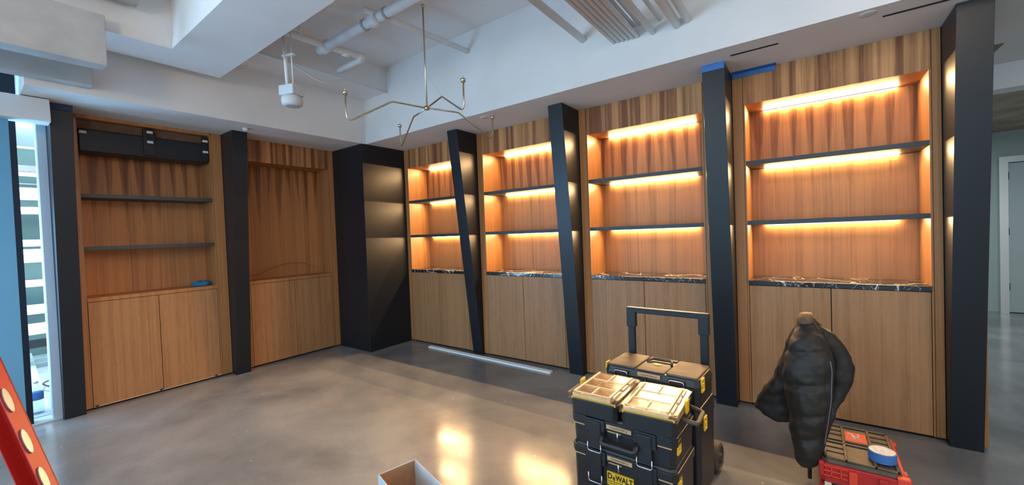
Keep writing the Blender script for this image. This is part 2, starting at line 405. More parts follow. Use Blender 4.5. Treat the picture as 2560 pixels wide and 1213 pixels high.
# ================================================================ cabinet bays
ZO, ZT, ZB = 2.490, 1.043, .018
def bay(root, u0, u1, s0, s1, shelves, led, top_mat='marble', ztop=ZO, header=True, doors=2, dep=.35, ledge=.038, last=0):
    """local frame: u along the wall, v into the wall, z up; opening u0..u1, woodwork s0..s1"""
    T = .022
    # back of the niche, sides, top
    MB().box(u0-T, u1+T, dep, dep+T, ZT, ztop+.02).build('back_panel', 'flame', root)
    for a, b, in ((u0-.011, u0), (u1, u1+.011)):
        MB().box(a, b, .0, dep, ZB, ztop).build('side_panel', 'stile', root)
    MB().box(u0-T, u1+T, .02, dep, ztop, ztop+T).build('top_panel', 'stile', root)
    # stiles on both sides; the header sits between them
    if s0 < u0: MB().box(s0, u0-.014, 0, .022, ZB, ZS).build('stile', 'stile', root)
    if s1 > u1: MB().box(u1+.014, s1, 0, .022, ZB, ZS).build('stile', 'stile', root)
    if header: MB().box(u0-.011, u1+.011, 0, .02, ztop, ZS).build('header', 'head', root)
    else: MB().box(u0-.003, u1+.003, 0, .02, ztop, ZS).build('header', 'stile', root)
    # counter
    MB().box(u0, u1, -.012 if top_mat == 'marble' else -.004, dep, ZT-ledge, ZT).build('countertop', top_mat, root, bevel=.002)
    # doors and the dark gap behind them
    MB().box(u0, u1, .018, .03, 0, ZT-ledge).build('carcass', 'gap', root)
    w_ = (u1-u0)
    if doors == 2:
        um = (u0+u1)/2; spans = [(u0+.004, um-.0025), (um+.0025, u1-.004)]
    else: spans = [(u0+.004, u1-.004)]
    for a, b in spans: MB().box(a, b, -.002, .016, ZB+.004, ZT-ledge-.004).build('door', 'door', root, bevel=.001)
    for zs in shelves: MB().box(u0, u1, .0, dep, zs-.035, zs).build('shelf', 'blackm', root, bevel=.001)
    if led:
        for zl in [ztop]+[zs-.035 for zs in shelves]:
            c = MB().box(u0+.10, u1-.105, dep-.0315, dep-.0245, zl-.005, zl).build('light_channel', 'alu', root)
            MB().box(u0+.105, u1-.11, dep-.024, dep-.014, zl-.006, zl).build('led_strip', 'led', c)
            # the diodes throw most of their light forward, out of the niche
            l = bpy.data.lights.new('led_throw', 'AREA'); l.shape = 'RECTANGLE'; l.size = u1-u0-.215; l.size_y = .004
            l.energy = LED_THROW; l.color = (1.0, .62, .29); l.spread = math.radians(150)
            lo = bpy.data.objects.new('led_throw', l); C.objects.link(lo); lo.parent = root
            lo.location = ((u0+u1)/2, dep-.035, zl-.007)
            lo.rotation_euler = Vector((0, -.85, -.53)).to_track_quat('-Z', 'Y').to_euler()
SH = (2.025, 1.535)
bays = [(-4.64, -3.56, -4.712, -3.485, 'walnut bookcase with lit shelves beside the black corner pier'),
        (-3.235, -2.155, -3.322, -2.08, 'walnut bookcase with lit shelves, second from the black corner pier'),
        (-1.83, -.745, -1.917, -.665, 'walnut bookcase with lit shelves behind the tool box pull handle'),
        (-.415, .655, -.503, .712, 'widest-looking lit walnut bookcase, behind the hanging black jacket')]
for i, (a, b, s0, s1, lab) in enumerate(bays):
    um = (a+b)/2
    r = empty('bookcase', (um, YR, 0), 0, lab, 'bookcase', 'lit bookcases along the long wall')
    bay(r, a-um, b-um, s0-um, s1-um, SH, True)
# unlit bays on the short wall (local u -> world y)
def Lroot(u, lab, grp='unlit bookcases on the short wall'): return empty('bookcase', (XL, u, 0), PI/2, lab, 'bookcase', grp)
r = Lroot(1.21, 'unlit walnut bookcase with two dark shelves beside the window')
bay(r, .694-1.21, 1.722-1.21, .642-1.21, 1.83-1.21, (2.02, 1.525), False, 'stile', 2.722, False, 2, .33, .036)
MB().box(-.512, .508, -.005, -.0025, ZB+.002, ZB+.012).build('bottom_edge', 'badge', r)
# dark metal housing with taped brackets at the top of this bay
L1 = r
t = empty('blower_housing', (XL-.02, 1.208, 2.42), PI/2, 'black metal housing with white clips, at the top of the bookcase beside the window', 'housing')
MB().box(-.505, .505, .02, .26, 0, .215).build('case', 'black', t, bevel=.012)
MB().box(-.505, .505, .05, .07, .215, .298).build('rear_plate', 'lining', t)
MB().box(.0-.045, .045, .0, .16, .02, .285).build('bracket', 'black', t, bevel=.004)
MB().box(.455, .503, .0, .10, .02, .285).build('bracket', 'black', t, bevel=.004)
for u, z in ((-.475, .175), (.005, .255), (.005, .155), (.478, .24), (.478, .12)):
    MB().box(u-.024, u+.024, -.006, .02, z-.012, z+.012).build('clip', 'jamb', t, bevel=.002)
for u in (-.49, -.02, .46):
    MB().box(u-.012, u+.012, -.010, -.001, .026, .036).build('door_bumper', 'gap', L1)
r = Lroot(2.58, 'walnut bookcase without shelves beside the black corner pier', 'unlit bookcases on the short wall')
bay(r, 2.058-2.58, 3.10-2.58, 1.985-2.58, 3.18-2.58, (), False, 'stile', ZO, True, 2, .30, .036)
t = MB().box(-.02, .02, -.012, 0, -.035, .035).build('outlet', 'gap', None, bevel=.003)
t.location = (XL-.30+.0, 2.115, 1.165); t.rotation_euler = (0, 0, PI/2); tag(t, 'small black outlet box at the left edge of the shelfless bookcase niche', 'outlet')
pts = smooth_path([(XL-.27, 2.13, 1.12), (XL-.26, 2.25, 1.10), (XL-.28, 2.40, 1.16), (XL-.28, 2.60, 1.21), (XL-.28, 2.78, 1.215), (XL-.28, 2.92, 1.17), (XL-.27, 2.98, 1.14)])
tag(MB().tube(pts, .0035, 6).build('cable', 'stile', smooth=True), 'thin brown cable arcing across the shelfless bookcase niche', 'cable')
# black fins between the bays: deep at the soffit, shallow at the floor
def fin(name, along, c0, c1, top, bot, lab, mat='black', zt=ZS):
    if along == 'x':
        o = MB().hexa([(c0, YR-bot, 0), (c1, YR-bot, 0), (c1, YR+.05, 0), (c0, YR+.05, 0), (c0, YR-top, zt), (c1, YR-top, zt), (c1, YR+.05, zt), (c0, YR+.05, zt)])
    else:
        o = MB().hexa([(XL+bot, c0, 0), (XL+bot, c1, 0), (XL-.05, c1, 0), (XL-.05, c0, 0), (XL+top, c0, zt), (XL+top, c1, zt), (XL-.05, c1, zt), (XL-.05, c0, zt)])
    return tag(o.build(name, mat, bevel=.002), lab, 'fin', 'black wedge fins between the bookcases')
fin('wedge_fin', 'x', -3.482, -3.326, .352, .030, 'black wedge fin between the first and second lit bookcases from the corner')
fin('wedge_fin', 'x', -2.077, -1.920, .350, .082, 'black wedge fin between the second and third lit bookcases from the corner')
fin('wedge_fin', 'x', -.662, -.506, .368, .118, 'black wedge fin topped with blue tape, right of the tool boxes')
fin('wedge_fin', 'x', .715, .868, .345, .070, 'black wedge fin at the corridor end of the lit bookcases')
fin('wedge_fin', 'y', .505, .640, .262, .080, 'black wedge fin between the window and the unlit bookcases')
fin('wedge_fin', 'y', 1.833, 1.983, .318, .112, 'black wedge fin between the two unlit bookcases')
tag(MB().box(XL-.05, -4.715, 3.182, YR+.05, 0, ZS).build('corner_pier', 'black', bevel=.003), 'wide square black pier filling the room corner', 'pier')
tag(MB().box(.871, .903, YR-.005, YR+.40, .02, ZS).build('end_panel', 'stile'), 'narrow wooden end panel beside the corridor, right of the last black fin', 'panel')
for nm, a in (('baseboard_north', (-4.71, .71, YR+.028, YR+.05, 0, ZB)), ('baseboard_west', (XL-.05, XL-.028, .64, 3.18, 0, ZB))):
    struct(nm, MB().box(*a), 'gap')

# ================================================================ ceiling side
# wide dropped band (ring duct) seen from below at upper left
ZD = 3.10
mb = MB(); x0, x1, y1 = -4.546, -4.143, 1.557; yi = 1.092
mb.box(x0, x1, -3.2, y1, ZD, ZC); mb.box(x1, 1.6, yi, y1, ZD, ZC); mb.box(1.2, 1.6, -3.2, yi, ZD, ZC); mb.box(x1, 1.2, -3.2, -2.75, ZD, ZC)
struct('trim_13', mb, 'white')
t = tag(MB().box(-4.135, -4.0, -1.6, .682, 2.797, 3.152).build('duct', 'duct', bevel=.003), 'upper grey rectangular duct in the top left corner', 'duct')
t = tag(MB().box(-4.72, -4.60, -1.6, .693, 2.806, 2.973).build('duct', 'duct', bevel=.003), 'lower narrow grey duct just above the window blind', 'duct')
t = tag(MB().lathe([(.0, -2.4), (.13, -2.4), (.13, .0), (.12, .005), (0, .005)], (-4.0, .86, 3.42), 28, 'y').build('round_duct', 'duct', smooth=False), 'round pale duct end at the top edge, inside the dropped ceiling band', 'duct')
# beam on the bulkhead with its conduit
tag(MB().box(XE, -4.235, .42, YE, 3.328, ZC).build('trim_14', 'white'), kind='structure')
del_ = None
X = -4.222
pts = [(X, 1.5, 3.318), (X, 2.02, 3.315)]+smooth_path([(X, 2.06, 3.312), (X+.01, 2.18, 3.27), (X+.01, 2.33, 3.222), (X+.01, 2.46, 3.222), (X, 2.62, 3.296), (X, 2.72, 3.318)])+[(X, 3.24, 3.318)]
tag(MB().tube(pts, .010, 8).build('conduit', 'wpipe', smooth=True), 'thin white conduit with a sagging bend along the bulkhead beam', 'conduit')
def pipe(pts, r, lab, name='pipe', grp=None, seg=14, mat='wpipe'):
    return tag(MB().tube(pts, r, seg).build(name, mat, smooth=True), lab, 'pipe', grp)
def coupling(par, p, d, r, L=.07):
    a = Vector(p); v = Vector(d).normalized()*L/2
    MB().tube([a-v, a+v], r, 14).build('coupling', 'wpipe', par, smooth=True)
p = pipe([(-3.92, 2.215, 3.40), (-1.2, 2.215, 3.40)], .042, 'thick white sprinkler main crossing the ceiling')
coupling(p, (-3.80, 2.215, 3.40), (1, 0, 0), .056, .10); coupling(p, (-3.0, 2.215, 3.40), (1, 0, 0), .056, .10)
for x in (-3.15, -2.85): MB().tube([(x-.012, 2.215, 3.40), (x+.012, 2.215, 3.40)], .049, 14).build('clamp', 'duct', p)
MB().tube([(-3.3, 2.215, 3.44), (-3.3, 2.215, ZC)], .006, 6).build('hanger', 'wpipe', p)
p = pipe([(-2.985, 2.10, 3.43), (-2.955, 2.30, 3.43), (-2.86, YE+.02, 3.43)], .026, 'white branch pipe running from the sprinkler main to the long wall bulkhead')
coupling(p, (-2.962, 2.28, 3.43), (.1, 1, 0), .036, .09)
p = pipe(bent([(-3.80, 1.60, 3.40), (-3.78, 2.215, 3.40), (-3.735, 2.604, 3.40), (XE+.0, 2.604, 3.40)], .06), .030, 'white branch pipe turning back to the bulkhead above the pendant sensor')
coupling(p, (-3.77, 2.42, 3.40), (.1, 1, 0), .040, .08); coupling(p, (-3.745, 2.56, 3.40), (.1, 1, 0), .040, .06)
MB().tube([(-3.77, 1.95, 3.40), (-3.77, 1.95, ZC)], .012, 8).build('drop', 'wpipe', p)
MB().tube([(-3.77, 1.95, 3.52), (-3.77, 1.95, 3.60)], .022, 8).build('sprinkler_cap', 'gap', p)
# junction box on the bulkhead
t = empty('junction_box', (XE, 1.88, 3.36), 0, 'white junction box with a spot fitting high on the short wall bulkhead', 'junction box')
MB().box(0, .09, -.02, .16, -.03, .05).build('box', 'wpipe', t, bevel=.006)
MB().lathe([(0, 0), (.05, .0), (.08, .07), (0, .075)], (.02, -.10, .01), 20, 'x').build('fitting', 'wpipe', t, smooth=True)
MB().tube([(.03, -.3, .02), (.03, -.02, .02)], .012, 8).build('conduit_stub', 'wpipe', t)
# conduits that run along the ceiling into the long bulkhead
def cond(x, z, r, lab): return tag(MB().tube([(x, -1.0, z), (x, YE+.01, z)], r, 12).build('conduit', 'wpipe', smooth=True), lab, 'conduit', 'ceiling conduits meeting the long bulkhead')
cond(-1.545, 3.145, .030, 'lone thick ceiling conduit, leftmost of those meeting the long bulkhead')
names = ['first', 'second', 'third', 'fourth', 'fifth', 'sixth']
for i in range(6): cond(-1.268+i*.0385, 3.036-.0022*i, .0155, '%s from the left in the tight row of thin ceiling conduits' % names[i])
for i in range(4): cond(-1.19+i*.045, 3.115, .014, '%s from the left of the conduits stacked above the tight row' % names[i])
cond(-.955, 3.020, .022, 'single ceiling conduit just right of the tight row')
cond(-.90, 3.10, .016, 'thin ceiling conduit above the single one right of the tight row')
cond(-.775, 3.015, .030, 'thick ceiling conduit, left of the rightmost pair')
cond(-.700, 3.030, .026, 'rightmost ceiling conduit at the top edge of the long bulkhead')
tag(MB().box(-1.34, -.63, 1.35, 1.39, 2.985, 3.01).build('conduit_rail', 'wpipe'), 'white strut rail under the row of ceiling conduits', 'rail')
# slots and domes in the soffit
for a, b, s in ((-.451, -.156, 'above the blue tape'), (.384, .686, 'near the last black fin')):
    t = tag(MB().box(a, b, 3.415, 3.432, ZS-.004, ZS+.002).build('slot_diffuser', 'gap'), 'thin dark air slot in the soffit %s' % s, 'air slot', 'soffit air slots')
def dome(x, y, r, h, lab, mat='jamb', nm='sprinkler_cap'):
    tag(MB().lathe([(0, -h), (r*.6, -h), (r, -h*.4), (r, 0.001), (0, .001)], (x, y, ZS), 20).build(nm, mat, smooth=True), lab, 'ceiling cap')
dome(-4.93, 1.905, .030, .035, 'small white detector on the soffit above the fin between unlit bookcases', nm='detector')
dome(-2.79, 3.389, .045, .006, 'flat pale cap in the soffit beside the chandelier arm')
dome(.307, 3.323, .045, .004, 'flat pale cap in the soffit beside the right air slot')
tag(MB().box(1.02, 1.16, 4.55, 4.80, ZS-.006, ZS+.001).build('vent', 'brown'), 'small brown vent in the corridor ceiling', 'vent')
# pendant sensor
t = empty('pendant_sensor', (-3.72, 1.825, 2.715), math.radians(20), 'white pendant device on two rods below the ceiling pipes', 'pendant device')
MB().box(-.078, .078, -.07, .07, .088, .175).build('box', 'jamb', t, bevel=.008)
MB().lathe([(0, 0), (.066, 0), (.084, .014), (.088, .045), (.084, .076), (.066, .090), (0, .090)], (0, 0, 0), 32).build('housing', 'jamb', t, smooth=True)
MB().lathe([(0, -.004), (.056, -.003), (.060, .003), (0, .003)], (0, 0, 0), 28).build('grille', 'duct', t)
MB().tube([(-.042, 0, .17), (-.062, .0, .665)], .016, 10).build('rod', 'wpipe', t, smooth=True)
MB().tube([(.02, .0, .17), (.012, .0, .75)], .006, 8).build('rod', 'wpipe', t, smooth=True)
MB().box(-.085, .045, -.010, .02, .45, .465).build('rod_clamp', 'wpipe', t)
# chandelier
H = Vector((-2.835, 2.615, 2.690))
t = empty('chandelier', H, math.radians(-16), 'brass four-armed chandelier with upturned ends hanging on a thin rod', 'chandelier')
MB().tube([(0, 0, 0), (0, 0, ZC-H.z)], .0075, 10).build('rod', 'brass', t, smooth=True)
MB().lathe([(0, -.02), (.012, -.02), (.016, 0), (0, 0)], (0, 0, ZC-H.z), 20).build('canopy', 'brass', t, smooth=True)
MB().lathe([(0, -.018), (.022, -.016), (.022, .016), (0, .018)], (0, 0, 0), 16).build('hub', 'brass', t, smooth=True)
for k in range(4):
    a = (-95, -2, 92, 175)[k]; a = math.radians(a); d = Vector((math.cos(a), math.sin(a), 0)); L = (.71, .69, .76, .80)[k]
    kk = d*(L*.45)+Vector((0, 0, .015))
    pts = bent([d*.0, kk, d*(L*.72)+Vector((0, 0, -.09))], .018, 4)[:-1]+bent([kk, d*L+Vector((0, 0, -.215)), d*L+Vector((0, 0, .03))], .085, 7)[1:]
    arm = MB().tube(pts, .0075, 10).build('arm', 'brass', t, smooth=True)
    e = pts[-1]
    MB().lathe([(0, -.012), (.018, -.012), (.022, .012), (.018, .014), (0, .014)], e, 16).build('cup', 'brass', arm, smooth=True)
    MB().lathe([(0, .012), (.006, .012), (.005, .035), (0, .036)], e, 10).build('socket', 'jamb', arm, smooth=True)
MB().tube([(0, 0, .33), Vector((math.cos(math.radians(-2)), math.sin(math.radians(-2)), 0))*.31+Vector((0, 0, .018))], .0012, 5).build('stay_wire', 'duct', t)
# roller blind at the window
t = empty('roller_blind', (-5.08, -.6, 2.557), 0, 'roller blind in a white box above the window at far left', 'blind')
MB().prism([(-.10, -2.6, 0), (.07, -2.6, 0), (.07, -2.6, .05), (.04, -2.6, .19), (-.10, -2.6, .19)], (0, 3.698, 0)).build('cassette', 'jamb', t, bevel=.004)
MB().box(-.045, -.040, -.35, .88, -2.48, .05).build('shade', 'shade', t)
MB().box(-.052, -.033, -.35, .88, -2.51, -2.48).build('bottom_bar', 'jamb', t)
# painter's tape
tag(MB().box(-.664, -.504, YR-.3720, YR-.3655, ZS-.052, ZS-.002).build('painters_tape', 'tape'), 'blue tape band at the top of the black fin right of the tool boxes', 'tape')
mb = MB().box(-.500, -.20, YR-.006, YR-.0005, ZS-.040, ZS-.001); mb.box(-.500, -.19, YR-.06, YR-.003, ZS-.004, ZS-.0005)
tag(mb.build('painters_tape', 'tape'), 'blue tape strip where the last lit bookcase meets the soffit', 'tape')
tag(MB().box(XL+.264, XL+.270, .503, .642, ZS-.055, ZS-.002).build('painters_tape', 'tapedull'), 'dull blue tape at the top of the fin beside the window', 'tape')

# ================================================================ things on the floor and counter
# channel on the floor
a = Vector((-4.195, 3.775, 0)); b = Vector((-2.245, 3.715, 0)); d = (b-a); ang = math.atan2(d.y, d.x); L = d.length
t = MB().prism([(0, -.026, 0), (0, -.026, .022), (0, -.022, .022), (0, -.022, .020), (0, .018, .020), (0, .018, .022), (0, .022, .022), (0, .022, 0)], (L, 0, 0)).build('metal_channel', 'louver')
t.location = (a.x, a.y-.03, 0); t.rotation_euler = (0, 0, ang); tag(t, 'long white metal channel lying on the floor along the lit bookcases', 'channel')
# blue cloth on the counter
mb = MB(); rings = 7; n_ = 18
prof = [(.062, 0), (.070, .010), (.066, .024), (.050, .038), (.030, .046), (.010, .050)]
vs = []
for r_, h in prof:
    vs.append([mb.bm.verts.new((r_*1.25*math.cos(2*PI*j/n_)*(1+.18*math.sin(3*j+h*80)), r_*.75*math.sin(2*PI*j/n_)*(1+.15*math.cos(5*j)), h*(1+.25*math.sin(j*1.7)))) for j in range(n_)])
for A, B in zip(vs, vs[1:]):
    for j in range(n_): mb.bm.faces.new([A[j], A[(j+1)%n_], B[(j+1)%n_], B[j]])
mb.bm.faces.new(vs[0][::-1]); mb.bm.faces.new(vs[-1])
t = mb.build('rag', 'bluecloth', smooth=True); t.location = (XL-.15, 1.62, ZT+.001); t.rotation_euler = (0, 0, PI/2); tag(t, 'crumpled blue rag on the counter of the bookcase beside the window', 'rag')
# water bottle on the board outside
t = empty('water_bottle', (-5.735, .378, .02), 0, 'clear plastic water bottle with a blue label on the white threshold', 'bottle')
MB().lathe([(0, 0), (.040, 0), (.044, .012), (.042, .05), (.044, .06), (.044, .19), (.040, .215), (.018, .255), (.014, .262), (.014, .275), (0, .275)], (0, 0, 0), 28).build('body', 'bottle', t, smooth=True)
MB().lathe([(.0445, .125), (.0452, .127), (.0452, .192), (.0445, .194)], (0, 0, 0), 28).build('label_band', 'tape', t, smooth=True)
MB().lathe([(0, .274), (.0165, .274), (.0165, .292), (0, .293)], (0, 0, 0), 20).build('cap', 'jamb', t, smooth=True)
# loose cables on the balcony
random.seed(3)
pts = []
for k in range(16):
    an = k*2.1; rr = .10+.05*math.sin(k*1.3)
    pts.append((-6.65+.55*math.sin(k*.55)+rr*math.cos(an), .70+.13*math.cos(k*.9)+rr*math.sin(an)*.6, -.022+.012*(k % 3)+.03))
tag(MB().tube(smooth_path(pts, 8), .008, 6).build('cable', 'cable', smooth=True), 'tangle of dark cable lying on the floor outside the window', 'cable')

# ladder: the right rail of a step ladder shows at the left edge
t = empty('step_ladder', (-1.72, .22, 0), 0, 'red fibreglass step ladder with metal rivet plates at the left edge', 'ladder')
def rail(x0, y0, x1, y1, z1, name='rail', w_=.072, dth=.045, mat='ladder'):
    a = Vector((x0, y0, 0)); b = Vector((x1, y1, z1)); ax = (b-a).normalized()
    side = Vector(CR); side = (side-ax*side.dot(ax)).normalized(); nor = ax.cross(side)
    mb = MB()
    # channel section: web and two flanges
    for (u0, u1, v0, v1) in ((-w_/2, w_/2, -.004, .0), (-w_/2, -w_/2+.004, -dth, 0), (w_/2-.004, w_/2, -dth, 0)):
        p = [a+side*u+nor*v for u, v in ((u0, v0), (u1, v0), (u1, v1), (u0, v1))]; q = [x+(b-a) for x in p]
        mb.hexa(p+q)
    return mb, a, b, ax, side, nor
# visible rail passes (-2.15,.083,1.0) .. (-2.06,.145,.73)
P1 = Vector((-2.145, .085, .995)); P2 = Vector((-2.050, .148, .720)); dz = (P1-P2)/(P1.z-P2.z)
foot = P2-dz*P2.z; head = P2+dz*(1.75-P2.z)
o3 = t.location
mb, a, b, ax, side, nor = rail(foot.x-o3.x, foot.y-o3.y, head.x-o3.x, head.y-o3.y, 1.75)
rl = mb.build('rail', 'ladder', t)
k = 0
for z in (.28, .44, .60, .748, .872, 1.007, 1.16, 1.32, 1.48):
    c = a+(b-a)*(z/1.75)
    mb = MB(); q = []
    for j in range(12):
        an = 2*PI*j/12; q.append(c+side*.0365-nor*(.032+.009*math.cos(an))+ax*(.042*math.sin(an)))
    mb.prism(q, side*.005); mb.build('rivet_plate', 'plate', rl, smooth=False)
off = Vector((-.42, -.34, 0))
mb, a2, b2, _, _, _ = rail(foot.x-o3.x+off.x, foot.y-o3.y+off.y, head.x-o3.x+off.x*.75, head.y-o3.y+off.y*.75, 1.75); mb.build('rail', 'ladder', t)
for z in (.22, .48, 1.30, 1.58):
    c0 = a+(b-a)*(z/1.75); c1 = a2+(b2-a2)*(z/1.75); v = (c1-c0).normalized()*.035; c0 = c0+v; c1 = c1-v*.6
    hw = Vector((-off.y, off.x, 0)).normalized()*.035
    MB().prism([c0-hw, c0+hw, c0+hw+Vector((0, 0, .02)), c0-hw+Vector((0, 0, .02))], c1-c0).build('step', 'alu', t)
# open cardboard box at the bottom edge
t = empty('cardboard_box', (-1.60, 1.30, 0), 0, 'open cardboard box with a brown inside at the bottom edge', 'box')
ZB_ = .40
A = Vector((-1.645, 1.119)); B = Vector((-1.600, 1.302)); Cc = Vector((-1.315, 1.222))
u_ = (Cc-B).normalized()*.32; v_ = (A-B)
cs = [Vector((q.x+1.60, q.y-1.30)) for q in (B, B+u_, B+u_+v_, B+v_)]
def wall(i, j, nm, inner):
    p, q = cs[i], cs[j]; cen = sum(cs, Vector((0, 0)))/4; nn = Vector((-(q-p).y, (q-p).x)).normalized()
    if nn.dot(cen-p) < 0: nn = -nn
    mb = MB().hexa([(p.x, p.y, .003), (q.x, q.y, .003), ((q+nn*.004).x, (q+nn*.004).y, .003), ((p+nn*.004).x, (p+nn*.004).y, .003),
                    (p.x, p.y, ZB_), (q.x, q.y, ZB_), ((q+nn*.004).x, (q+nn*.004).y, ZB_), ((p+nn*.004).x, (p+nn*.004).y, ZB_)])
    o = mb.build(nm, 'cardout', t)
    mb = MB(); a1 = p+nn*.0045; a2 = q+nn*.0045; a3 = q+nn*.006; a4 = p+nn*.006
    mb.hexa([(a1.x, a1.y, .006), (a2.x, a2.y, .006), (a3.x, a3.y, .006), (a4.x, a4.y, .006), (a1.x, a1.y, ZB_-.002), (a2.x, a2.y, ZB_-.002), (a3.x, a3.y, ZB_-.002), (a4.x, a4.y, ZB_-.002)])
    mb.build('lining', inner, o)
wall(0, 1, 'side', 'cardout'); wall(1, 2, 'side', 'cardin'); wall(2, 3, 'side', 'cardin'); wall(3, 0, 'side', 'cardin')
MB().prism([(c.x, c.y, 0) for c in cs], (0, 0, .004)).build('base', 'cardin', t)

# ================================================================ tool boxes
def rbox(mb, x0, x1, y0, y1, z0, z1, c=.02, t_=0):
    """box with chamfered vertical corners, t_ shrinks the top"""
    def ring(z, s):
        X0, X1, Y0, Y1 = x0+s, x1-s, y0+s, y1-s
        return [(X0+c, Y0, z), (X1-c, Y0, z), (X1, Y0+c, z), (X1, Y1-c, z), (X1-c, Y1, z), (X0+c, Y1, z), (X0, Y1-c, z), (X0, Y0+c, z)]
    a = [mb.bm.verts.new(q) for q in ring(z0, 0)]; b = [mb.bm.verts.new(q) for q in ring(z1, t_)]
    mb.bm.faces.new(a[::-1]); mb.bm.faces.new(b)
    for i in range(8): mb.bm.faces.new([a[i], a[(i+1)%8], b[(i+1)%8], b[i]])
    return mb
def bail(par, x, y, z, w_=.07, h=.05, up=False):
    s = 1 if up else -1
    MB().tube(bent([(x-w_/2, y, z), (x-w_/2, y, z+s*h), (x+w_/2, y, z+s*h), (x+w_/2, y, z)], .012, 4), .0028, 8).build('wire_bail', 'steel', par, smooth=True)
def latch(par, x, y, z, side=1, h=.075):
    mb = MB(); d = side*.010
    for (y0, y1, z0, z1) in ((y, y+.05, z, z+.014), (y, y+.05, z+h-.014, z+h), (y, y+.010, z+.01, z+h-.01), (y+.040, y+.05, z+.01, z+h-.01), (y+.012, y+.038, z+.022, z+h-.028)):
        mb.box(min(x, x+d), max(x, x+d), y0, y1, z0, z1)
    mb.build('side_latch', 'yellow', par, bevel=.003)
def toolbox(name, loc, rz, W_, D_, Hh, lab, lidh=.055, straps=True, badge=True, key=True):
    t = empty(name, loc, rz, lab, 'tool box', 'stacked black tool boxes')
    zl = Hh-lidh
    rbox(MB(), .012, W_-.012, .010, D_-.008, 0, zl-.004, .022, -.004).build('body', 'plastic', t, bevel=.003)
    ld = rbox(rbox(MB(), 0, W_, 0, D_, zl, Hh-.014, .024, 0), .004, W_-.004, .004, D_-.004, Hh-.014, Hh, .024, .008).build('lid', 'plastic', t, bevel=.003)
    # shoulder ribs of the front
    mb = MB()
    for x in (.09, W_-.20): mb.box(x, x+.11, -.008, .012, zl-.03, zl+.045)
    mb.build('strap_boss', 'plastic', t, bevel=.004)
    # tan pinstripe where lid and body meet
    mb = MB()
    for x0, x1 in ((.02, .085), (.215, .285), (W_-.085, W_-.02)): mb.box(x0, x1, -.0025, .003, zl-.004, zl+.001)
    mb.build('pinstripe', 'badge', t)
    if straps:
        for x in (.145, W_-.145):
            s = MB().box(x-.035, x+.035, -.014, 0, zl-.10, zl+.035).build('front_latch', 'plastic', t, bevel=.004)
            bail(s, x, -.018, zl-.075, .074, .045)
    if badge:
        bb = MB().box(W_/2-.065, W_/2+.065, -.006, .002, zl+.014, zl+.034).build('badge', 'badge', t)
        text_obj('badge_text', 'TOUGHSYSTEM 2.0', .011, 'gap', bb, (W_/2, -.0065, zl+.024), (PI/2, 0, 0), .0003)
    if key:
        MB().tube([(W_/2-.005, -.008, zl+.008), (W_/2-.005, -.010, zl-.035)], .004, 8).build('key_post', 'steel', t, smooth=True)
    return t, zl
# front stack: tall box below, medium box above, two organisers on top
fx, fy, fr = -1.062, 1.925, math.radians(-2)
t, zl = toolbox('tool_box', (fx, fy, 0), fr, .552, .33, .375, 'tall black tool box with the large yellow logo, lowest of the front stack')
pl = MB().box(.205, .345, -.003, .012, .205, .272).build('logo_plate', 'yellow', t, bevel=.001)
text_obj('logo_text', 'D', .040, 'gap', pl, (.2210, -.0034, .251), (PI/2, 0, 0), .0003, .0, .86, .0012)
text_obj('logo_text', 'e', .036, 'gap', pl, (.2425, -.0034, .2475), (PI/2, 0, 0), .0003, .0, .80, .0010)
text_obj('logo_text', 'WALT', .040, 'gap', pl, (.2965, -.0034, .251), (PI/2, 0, 0), .0003, .0, .80, .0012)
MB().box(.207, .343, -.0037, -.0029, .2275, .2300).build('logo_rule', 'gap', pl)
text_obj('logo_text', 'TOUGHSYSTEM 2.0', .0165, 'gap', pl, (.275, -.0034, .216), (PI/2, 0, 0), .0003, .0, .98)
latch(t, .542, .035, .262); latch(t, .010, .035, .262, -1)
t, zl = toolbox('tool_box', (fx, fy, .376), fr, .552, .33, .165, 'medium black tool box under the two clear-lidded organisers', .06)
latch(t, .542, .035, .062); latch(t, .010, .035, .062, -1)
